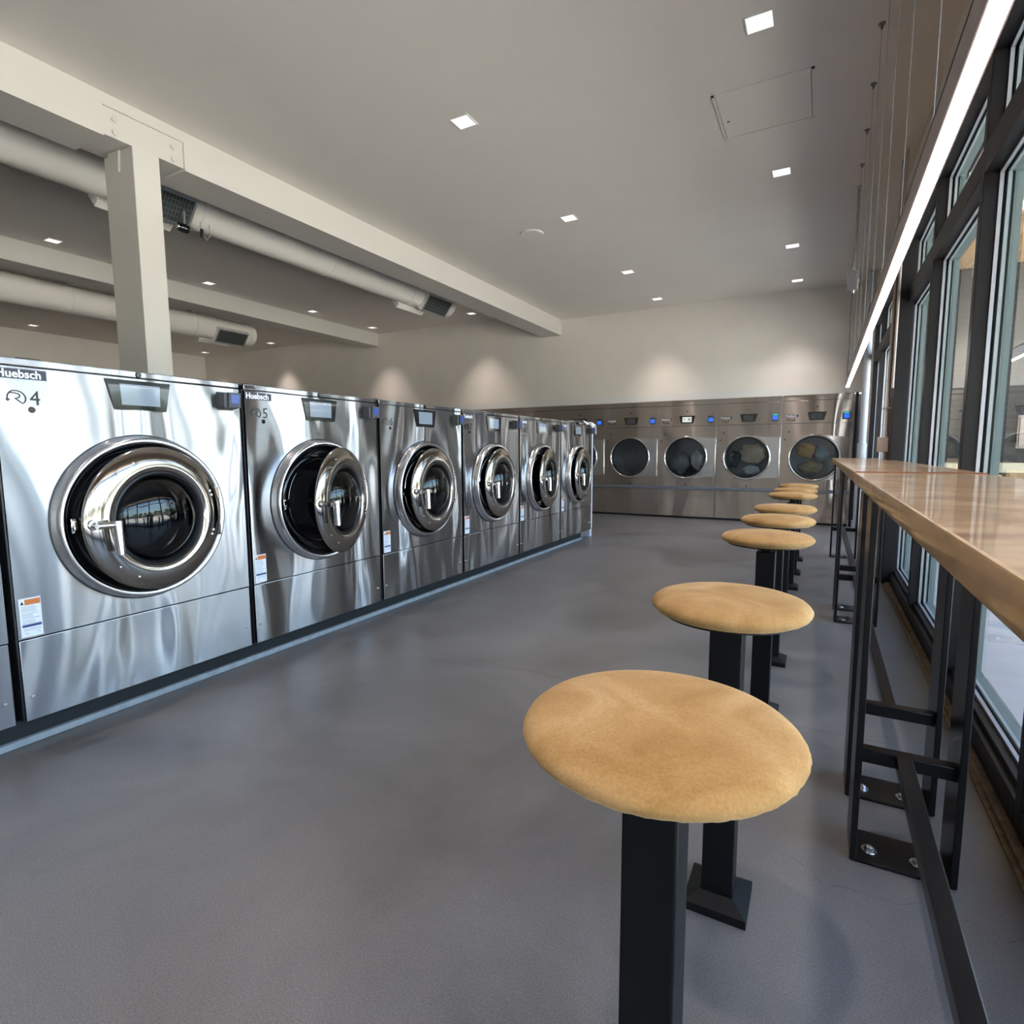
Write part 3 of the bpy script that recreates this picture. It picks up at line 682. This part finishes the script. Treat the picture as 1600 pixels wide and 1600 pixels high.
    if load:
        for i, (mat, dx, dz, s, dy, lab) in enumerate(load):
            def lump(i=i, s=s):
                bm = bmesh.new(); bmesh.ops.create_icosphere(bm, subdivisions=4, radius=1); rnd = random.Random(num*10+i)
                ph = [rnd.uniform(0, 6) for _ in range(6)]; mb = MB()
                for v in bm.verts:
                    c = v.co.copy(); f = 1 + .07*math.sin(5*c.x+ph[0]+2*math.sin(4*c.z+ph[1])) + .05*math.sin(9*c.z+ph[2]+3*c.x) + .03*math.sin(17*c.x+ph[3]+6*c.y)
                    v.co = Vector((c.x*s[0]*f, c.y*.08*f, c.z*s[1]*f))
                bm.verts.index_update(); mb.add([tuple(v.co) for v in bm.verts], [tuple(v.index for v in f.verts) for f in bm.faces]); bm.free(); return mb
            o = link('laundry', lump().mesh('laundry', M[mat], 70), None, (x0 + .462 + dx, YB + .12 + dy, 1.03 + dz))
            tag(o, lab, 'laundry')
    return t
DX = -.572
nth = {68: 'at the right end beside the white pipe', 67: 'second from the right, beige load in its window', 66: 'third from the right with a lit pale display', 65: 'fourth from the right with an empty drum', 64: 'just past the end of the washers', 63: 'only its top shows above washers 8 and 9', 62: 'only a sliver of its top shows above washer 7', 61: 'far left end of the bank, hidden by washers'}
loads = {68: [('ochre_cloth', -.12, .12, (.13, .12), 0, 'ochre garment behind the round glass of the last dryer by the white pipe'), ('grey_cloth', .10, .06, (.11, .12), 0, 'grey-blue garment beside the ochre one in the rightmost dryer'), ('olive_cloth', -.05, -.15, (.18, .10), 0, 'olive garment lying under the ochre one in the rightmost dryer')],
         67: [('beige_cloth', .08, .07, (.19, .16), 0, 'large crumpled beige cloth behind a dryer window'), ('white_cloth', .07, -.20, (.13, .08), 0, 'pale bluish garment under the large beige cloth'), ('navy_cloth', -.20, -.03, (.08, .15), 0, 'navy garment left of the large beige cloth')],
         66: [('white_cloth', .17, -.04, (.10, .17), 0, 'pale striped-looking garment in the dryer with the lit pale display'), ('grey_cloth', -.11, -.08, (.16, .19), 0, 'grey-blue garment in the dryer with the lit pale display')]}
for i, num in enumerate((68, 67, 66, 65, 64, 63, 62, 61)):
    dryer(num, DX - i*.958, 'tall stainless tumble dryer numbered %d, %s' % (num, nth[num]), loads.get(num), lit=(num == 66), green=num in (67, 68))
tag(link('bumper_rail', MB().box(-7.2, .375, YB-.03, YB-.004, .497, .543, .006).box(-7.2, .375, YB-.004, YB-.001, .505, .535).mesh('bumper_rail', simple('rail_blue_grey', (.20, .22, .26), .4, metal=.4))), 'blue-grey bumper rail running across all the dryer fronts', 'rail')
struct('gap_shade_strip', MB().box(.392, .43, YB - .01, YB + .05, 0, 1.995), M['plinth'], 'black strip painted as the dark gap between the last dryer and the corner', 'trim', 0)  # black strip stands in for the shaded gap beside the last dryer
dp = thing('downpipe', 'white vertical pipe in the corner between dryers and windows', 'pipe', (.482, 9.28, 0))
link('pipe', MB().lathe([(.046, 1.24), (.046, 3.53)], axis='z', n=24).mesh('pipe', M['pipe']), dp)
link('pipe_sleeve', MB().lathe([(.058, .0), (.058, 1.24), (.046, 1.245)], axis='z', n=24).mesh('pipe_sleeve', M['pipe']), dp)
link('pipe_collar', MB().lathe([(.046, 2.0), (.052, 2.0), (.052, 2.05), (.046, 2.05)], axis='z', n=24).mesh('pipe_collar', M['pipe']), dp)

# ================================================================ COUNTER
def cx_front(y): return .1325 - .0047*y
def slab(name, y0, y1, z1, label):
    t = thing(name, label, 'counter', (0, 0, 0))
    z0 = z1 - .0445; c = .004
    f0, f1 = cx_front(y0), cx_front(y1)
    pts = [(f0 + c, y0), (.548, y0), (.548, y1), (f1 + c, y1)]
    link('worktop', MB().prism(pts, 'z', z0, z1).mesh('worktop', M['counter'], 0), t)
    e = MB(); n = 6
    prof = [(c, z1), (c*.3, z1 - c*.3), (0, z1 - c), (0, z0 + c), (c*.3, z0 + c*.3), (c, z0)]
    vs = [(f0 + p[0], y0, p[1]) for p in prof] + [(f1 + p[0], y1, p[1]) for p in prof]
    e.add(vs, [(i, i+1, n+i+1, n+i) for i in range(n-1)] + [(n-1, 0, n, 2*n-1), tuple(range(n)), tuple(range(n, 2*n))])
    link('front_edge', e.mesh('front_edge', M['edge'], 40), t)
    return t
slab('bar_counter', -1.6, 2.70, 1.0575, 'near length of glossy maple window counter, up to the copper-coloured seam')
slab('bar_counter', 2.712, 7.22, 1.0605, 'far length of glossy maple window counter, from the seam toward the dryers')
tag(link('seam_strip', MB().prism([(.124, 2.701), (.545, 2.701), (.545, 2.711), (.124, 2.711)], 'z', 1.018, 1.0625).mesh('seam_strip', simple('seam_copper', (.30, .13, .07), .4), 0)), 'thin reddish strip in the joint between the two counter lengths', 'strip')

def frame_support(y, label, rail_to=None, x=.121):
    t = thing('counter_support', label, 'support', (x, y, 0), 0, 'black steel frames under the counter')
    Wd, D, th = .245, .15, .010
    P = lambda n, k, fn, par=t, m='blacksatin', **kw: part(n, 's_'+k, fn, M[m], par, **kw)
    def base():
        r = .018; pts = []
        return MB().box(.004, Wd-.004, 0, D, 0, th, .003)
    P('base_plate', 'base', base)
    def leg(xa):
        return lambda: MB().box(xa, xa+.017, 0, D, .002, 1.011, .003)
    P('leg', 'l1', leg(0)); P('leg', 'l2', leg(Wd-.017))
    P('top_plate', 'top', lambda: MB().box(0, Wd, 0, D, 1.003, 1.0125, .002))
    P('crossbar', 'cb', lambda: MB().box(.015, Wd-.015, .02, .058, .286, .324, .003))
    P('brace', 'br', lambda: MB().prism([(Wd-.017, 1.003), (Wd-.017, .90), (Wd-.009, .90), (Wd+.14, .990), (Wd+.14, 1.003)], 'y', .06, .072), smooth=0)
    for x in (.05, .165):
        P('anchor_bolt', 'bolt', lambda: MB().lathe([(.0, .024), (.006, .0235), (.0115, .021), (.012, .013)], axis='z', n=6).lathe([(.0, .0145), (.019, .0140), (.0205, .012), (.0205, .009)], axis='z', n=24), m='zinc', loc=(x, .055, 0))
    if rail_to:
        L = rail_to
        link('foot_rail', MB().box(.094, .132, *(sorted((.03, L))), .288, .3235, .003).mesh('foot_rail', M['blacksatin']), t)
    return t
frame_support(1.75, 'black steel counter frame standing nearest, with the foot rail running toward the viewer', -3.0)
frame_support(2.09, 'black steel counter frame just behind the nearest one', 2.19)
frame_support(4.265, 'black steel counter frame at mid row, nearer one of the middle pair', None)
frame_support(4.61, 'black steel counter frame at mid row, farther one of the middle pair', 2.30)
frame_support(6.90, 'black steel counter frame at the far end of the counter by the dryers', None)

# ================================================================ STOOLS
def seat_mesh():
    R, H = .183, .042; mb = MB()
    prof = [(0.0, .006), (.04, .0055), (.09, .004), (.13, .001), (.157, -.003), (.171, -.008), (.179, -.015), (R, -.022), (.180, -.030), (.173, -.037), (.160, -.041)]
    def wob(a, t):
        k = max(0, min(1, (-t - .012)/.02)); return k*(.003*math.sin(31*a) + .0035*math.sin(53*a+1) + .002*math.sin(7*a)) + .001*math.sin(3*a+.7)
    vs_prof = [(r, z) for r, z in prof[1:]]
    mb.lathe([(.004, .006)] + vs_prof, axis='z', n=144, cap0=True, wob=wob)
    mb.lathe([(.160, -.040), (.160, -.043)], axis='z', n=48, cap1=True)
    return mb
def stool(y, label, zt=.799, x=-.183, rot=0.0):
    t = thing('bar_stool', label, 'stool', (x, y, 0), 0, 'fixed round stools along the counter')
    P = lambda n, k, fn, m, **kw: part(n, 'st_'+k, fn, M[m], t, **kw)
    P('cushion', 'seat', seat_mesh, 'suede', loc=(0, 0, zt), rot=(0, 0, rot), smooth=70)
    P('seat_plate', 'sp', lambda: MB().lathe([(.0, .0), (.155, .0), (.155, -.006), (0, -.006)], axis='z', n=48), 'black', loc=(0, 0, zt - .0425))
    P('neck', 'nk', lambda: MB().box(-.02, .02, -.02, .02, .69, .752, .002), 'black')
    P('post', 'post', lambda: MB().box(-.0375, .0375, -.0375, .0375, .02, .720, .004), 'black')
    def base():
        b = MB(); o, i = .074, .040
        z0, z1 = .022, .042
        b.add([(-o,-o,0),(o,-o,0),(o,o,0),(-o,o,0),(-o,-o,z0),(o,-o,z0),(o,o,z0),(-o,o,z0),(-i,-i,z1),(i,-i,z1),(i,i,z1),(-i,i,z1)],
              [(0,3,2,1),(0,1,5,4),(1,2,6,5),(2,3,7,6),(3,0,4,7),(4,5,9,8),(5,6,10,9),(6,7,11,10),(7,4,8,11),(8,9,10,11)]); return b
    P('base_cover', 'base', base, 'black', smooth=0)
    return t
names = ['nearest round stool with tan suede cushion and black square post', 'second tan-cushioned stool from the viewer, base cover in full view on the floor',
         'third stool, first of the middle three, with its neck showing above the post', 'fourth stool, middle one of the middle three', 'fifth stool, last of the middle three',
         'sixth stool, first of the far three', 'seventh stool, middle of the far three', 'eighth and farthest stool, nearest the dryers']
for i, y in enumerate((.73, 1.43, 2.61, 3.30, 3.98, 5.18, 5.82, 6.55)):
    stool(y, names[i], x=[-.176, -.181, -.189, -.192, -.192, -.197, -.197, -.198][i], rot=[0, 2.1, 4.0, 1.2, 5.1, .6, 2.9, 3.7][i])

# ================================================================ CEILING FITTINGS
def downlight(x, y, z, label, spot=True, grp='square recessed downlights'):
    t = thing('downlight', label, 'ceiling light', (x, y, z), 0, grp)
    s = .068
    def fr():
        m = MB(); w = .008
        m.box(-s-w, s+w, -s-w, -s, -.006, .0).box(-s-w, s+w, s, s+w, -.006, 0).box(-s-w, -s, -s, s, -.006, 0).box(s, s+w, -s, s, -.006, 0); return m
    part('frame', 'dl_frame', fr, M['trim'], t, smooth=0)
    part('diffuser', 'dl_diff', lambda: MB().box(-s, s, -s, s, -.002, 0), M['lamp'], t, smooth=0)
    if spot:
        ld = bpy.data.lights.get('downlight_spot')
        if not ld:
            ld = bpy.data.lights.new('downlight_spot', 'SPOT'); ld.energy = LAMP_W; ld.spot_size = math.radians(80); ld.spot_blend = 1.0; ld.shadow_soft_size = .05; ld.color = (1, .84, .76)
        l = bpy.data.objects.new('lamp_source', ld); COL.objects.link(l); l.parent = t; l.location = (0, 0, -.02)
    return t
order = ['nearest', 'second', 'third', 'farthest']
for j, y in enumerate((3.69, 5.65, 7.67, 9.22)):
    downlight(-.425, y, ZC, 'square ceiling downlight, %s in the row nearest the windows' % order[j])
    downlight(-2.41, y, ZC, 'square ceiling downlight, %s in the row over the aisle' % order[j])
for x in (-.425, -2.41):
    for y in (1.7, -.3):
        downlight(x, y, ZC, 'square ceiling downlight %s, out of frame, %s' % ('over the near stools' if y > 0 else 'behind the camera', 'window row' if x > -1 else 'aisle row'))
for j, y in enumerate((3.64, 5.65, 7.67, 9.25)):
    downlight(-8.38, y, ZC2, 'square ceiling downlight beside the second beam, %s one' % order[j])
    downlight(-5.92, y, ZC2, ['square ceiling downlight hidden behind the near beam, closest to the column', 'square ceiling downlight hidden behind the near beam, midway along it', 'square ceiling downlight hidden behind the near beam, above the middle washers', 'square ceiling downlight right of the long duct end near the back wall'][j])
downlight(-14.2, 5.69, ZC2, 'square ceiling downlight at the far left edge, left of the column')
downlight(-14.2, 9.35, ZC2, 'square ceiling downlight in the far left corner right of the column')
downlight(-11.65, 9.34, ZC2, 'square ceiling downlight beside the far duct end')
tag(link('ceiling_speaker', MB().lathe([(0, -.010), (.10, -.010), (.103, -.007), (.107, -.010), (.122, -.010), (.127, .0)], (-2.93, 5.84, ZC - .001), 'z', 40).mesh('ceiling_speaker', M['duct'])), 'round flush white speaker disc in the ceiling', 'speaker')
h = thing('access_hatch', 'square flush access hatch in the ceiling near the windows', 'hatch', (-.468, 4.565, ZC))
hf = MB(); s = .31
hf.box(-s, s, -s, -s+.018, -.007, 0).box(-s, s, s-.018, s, -.007, 0).box(-s, -s+.018, -s, s, -.007, 0).box(s-.018, s, -s, s, -.007, 0)
link('hatch_frame', hf.mesh('hatch_frame', M['ceil'], 0), h)
link('hatch_door', MB().box(-s+.022, s-.022, -s+.022, s-.022, -.004, 0).mesh('hatch_door', M['ceil'], 0), h)
link('hatch_gap', MB().box(-s+.018, s-.018, -s+.018, s-.018, -.0015, 0).mesh('hatch_gap', M['ink'], 0), h)
link('hatch_lock', MB().lathe([(0, -.008), (.007, -.007), (.008, -.004)], (-s+.06, .06, 0), 'z', 12).mesh('hatch_lock', M['ink']), h)

# linear pendant over the counter
SX, SZ, SY0, SY1 = .180, 1.744, -1.4, 6.35
ps = thing('linear_pendant', 'long slim glowing LED pendant hung over the window counter', 'pendant light', (SX, 2.5, SZ))
link('housing', MB().box(-.0165, -.0135, SY0-2.5, SY1-2.5, 0, .068).box(.0135, .0165, SY0-2.5, SY1-2.5, 0, .068).box(-.0165, .0165, SY0-2.5, SY1-2.5, .062, .068).box(-.0165, .0165, SY1-2.5, SY1-2.497, 0, .068).mesh('housing', M['fixture'], 0), ps)
link('diffuser', MB().box(-.0132, .0132, SY0-2.5, SY1-2.501, -.001, .006).mesh('diffuser', M['strip'], 0), ps)
for y in (-.20, .41, 1.01, 1.62, 2.22, 2.83, 3.43, 4.04, 4.64, 5.25, 5.84):
    part('cable', 'cable', lambda: MB().tube([(0, 0, .066), (0, 0, ZC-SZ)], .0013, 6), M['wire'], ps, (0, y-2.5, 0))
    part('cable_mount', 'cmount', lambda: MB().lathe([(.018, ZC-SZ), (.018, ZC-SZ-.006), (.007, ZC-SZ-.010), (.006, ZC-SZ-.03), (.0, ZC-SZ-.032)], axis='z', n=16), M['wire'], ps, (0, y-2.5, 0))
y = 6.30
link('power_feed', MB().tube([(0, y-2.5, ZC-SZ), (-.004, y-2.5, 2.82-SZ)], .011, 10).lathe([(.02, ZC-SZ), (.02, ZC-SZ-.01), (.011, ZC-SZ-.02)], (0, y-2.5, 0), 'z', 16).mesh('power_feed', M['galv']), ps)
jb = link('junction_box', MB().box(-.052, .034, y-2.5-.03, y-2.5+.03, 2.625-SZ, 2.80-SZ, .006).box(.034, .044, y-2.5-.012, y-2.5+.012, 2.70-SZ, 2.72-SZ).mesh('junction_box', M['galv']), ps)
link('box_connector', MB().lathe([(.016, 2.80-SZ), (.016, 2.83-SZ), (.011, 2.835-SZ)], (-.006, y-2.5, 0), 'z', 12).lathe([(.016, 2.60-SZ), (.016, 2.625-SZ)], (-.006, y-2.5, 0), 'z', 12, cap0=True).mesh('box_connector', M['galv']), ps)
link('power_cord', MB().tube([(-.006, y-2.5, 2.61-SZ), (-.010, y-2.5, 2.35-SZ), (-.004, y-2.5+.01, 2.1-SZ), (-.008, y-2.5, .066)], .0035, 8).mesh('power_cord', M['rubber']), ps)

# ducts
def duct(cxx, cz, r, y1, label, vents, straps, y0=-3.1):
    t = thing('air_duct', label, 'duct', (cxx, 0, cz))
    link('duct_body', MB().lathe([(r, y0), (r, y1 - .02), (r*.97, y1), (0, y1)], axis='y', n=48, cap0=True).mesh('duct_body', M['duct'], 50), t)
    for i, (ya, yb, side) in enumerate(vents):
        a = math.radians(-38 if side > 0 else -142); w = .115
        L = yb - ya
        vb = link('register', MB().box(-w-.03, w+.03, 0, L, 0, .075, .004).mesh('register', M['duct'], 0), t)
        # local z -> outward direction
        d = Vector((math.cos(a), 0, math.sin(a))); up = Vector((0, 1, 0)); u = up.cross(d)
        mt = Matrix((u, up, d)).transposed().to_4x4(); mt.translation = d*(r - .035) + Vector((0, ya, 0)); vb.matrix_local = mt
        link('grille_back', MB().box(-w, w, .03, L-.03, .074, .077).mesh('grille_back', M['grille'], 0), vb)
        fr = MB(); fr.box(-w-.024, w+.024, .006, .03, .074, .084, .002).box(-w-.024, w+.024, L-.03, L-.006, .074, .084, .002).box(-w-.024, -w, .03, L-.03, .074, .084, .002).box(w, w+.024, .03, L-.03, .074, .084, .002)
        link('grille_frame', fr.mesh('grille_frame', M['galv']), vb)
        g = MB(); n = int((L-.06)/.03)
        for k in range(n): q = .03 + (k+.5)*(L-.06)/n; g.box(-w, w, q-.0035, q+.0035, .077, .083)
        for k in range(4): q = -w + (k+1)*2*w/5; g.box(q-.003, q+.003, .03, L-.03, .077, .081)
        lo = link('grille_louvres', g.mesh('grille_louvres', M['louvre'], 0), vb)
    for ys in straps:
        part('strap', 'strap%.2f' % cxx, lambda: MB().lathe([(r+.001, -.015), (r+.005, -.014), (r+.005, .014), (r+.001, .015)], axis='y', n=40), M['duct'], t, (0, ys, 0))
        link('hanger', MB().prism([(-.07, ZC2-cz), (-.045, ZC2-cz), (0, r+.02), (.045, ZC2-cz), (.07, ZC2-cz), (.015, r-.005), (-.015, r-.005)], 'y', ys-.01, ys+.01).mesh('hanger', M['duct'], 0), t)
    return t
duct(-5.42, 3.49, .20, 7.72, 'near white round air duct partly hidden by the column and beam', [(2.78, 3.42, 1), (6.92, 7.52, 1), (2.72, 3.36, -1), (6.6, 7.2, -1)], (3.55, 5.2, 6.7))
duct(-9.97, 3.42, .20, 7.53, 'far white round air duct seen under the second beam', [(6.68, 7.30, 1), (6.5, 7.1, -1)], (4.46, 6.35, 7.42))
sc_ = thing('security_camera', 'small black camera hanging under the duct register right of the column', 'camera', (-5.2, 3.30, 3.30))
link('bracket', MB().tube([(0, 0, .03), (0, 0, -.08)], .012, 10).mesh('bracket', M['galv']), sc_)
link('body', MB().lathe([(0, -.06), (.035, -.055), (.042, -.02), (.036, .03), (0, .035)], (0, 0, -.12), 'y', 20).mesh('body', M['blackgloss']), sc_)
link('lens_cap', MB().lathe([(.0, -.072), (.02, -.07), (.024, -.055)], (0, 0, -.12), 'y', 16).mesh('lens_cap', M['chrome']), sc_)
s2 = thing('cable_drop', 'tiny black cable end looping below the duct near the camera', 'cable', (-5.30, 3.55, 3.34))
link('loop', MB().tube([(0, -.03, 0), (0, -.02, -.10), (0, .03, -.16), (0, .07, -.10), (0, .06, 0)], .004, 8).mesh('loop', M['wirepale']), s2)
link('plug', MB().box(-.01, .01, -.03, -.005, -.15, -.07, .004).mesh('plug', M['rubber']), s2)

# conduit on the dark column
cd = thing('wall_conduit', 'pale electrical conduit with switch box on the dark column between windows', 'conduit', (.475, 5.9, 0))
link('conduit_pipe', MB().tube([(0, 0, 1.25), (0, 0, 3.53)], .013, 12).mesh('conduit_pipe', M['wirepale']), cd)
link('conduit_pipe', MB().tube([(.012, -.19, 1.66), (.012, -.19, 3.53)], .010, 10).mesh('conduit_pipe', M['wirepale']), cd)
link('switch_box', MB().box(-.055, .022, -.05, .05, 1.13, 1.26, .005).mesh('switch_box', M['wirepale']), cd)
link('stub_pipe', MB().tube([(0, 0, 1.063), (0, 0, 1.13)], .012, 12).mesh('stub_pipe', M['wirepale']), cd)
link('pipe_clamp', MB().box(-.035, .03, -.018, .018, 1.50, 1.515, .003).mesh('pipe_clamp', M['wirepale']), cd)
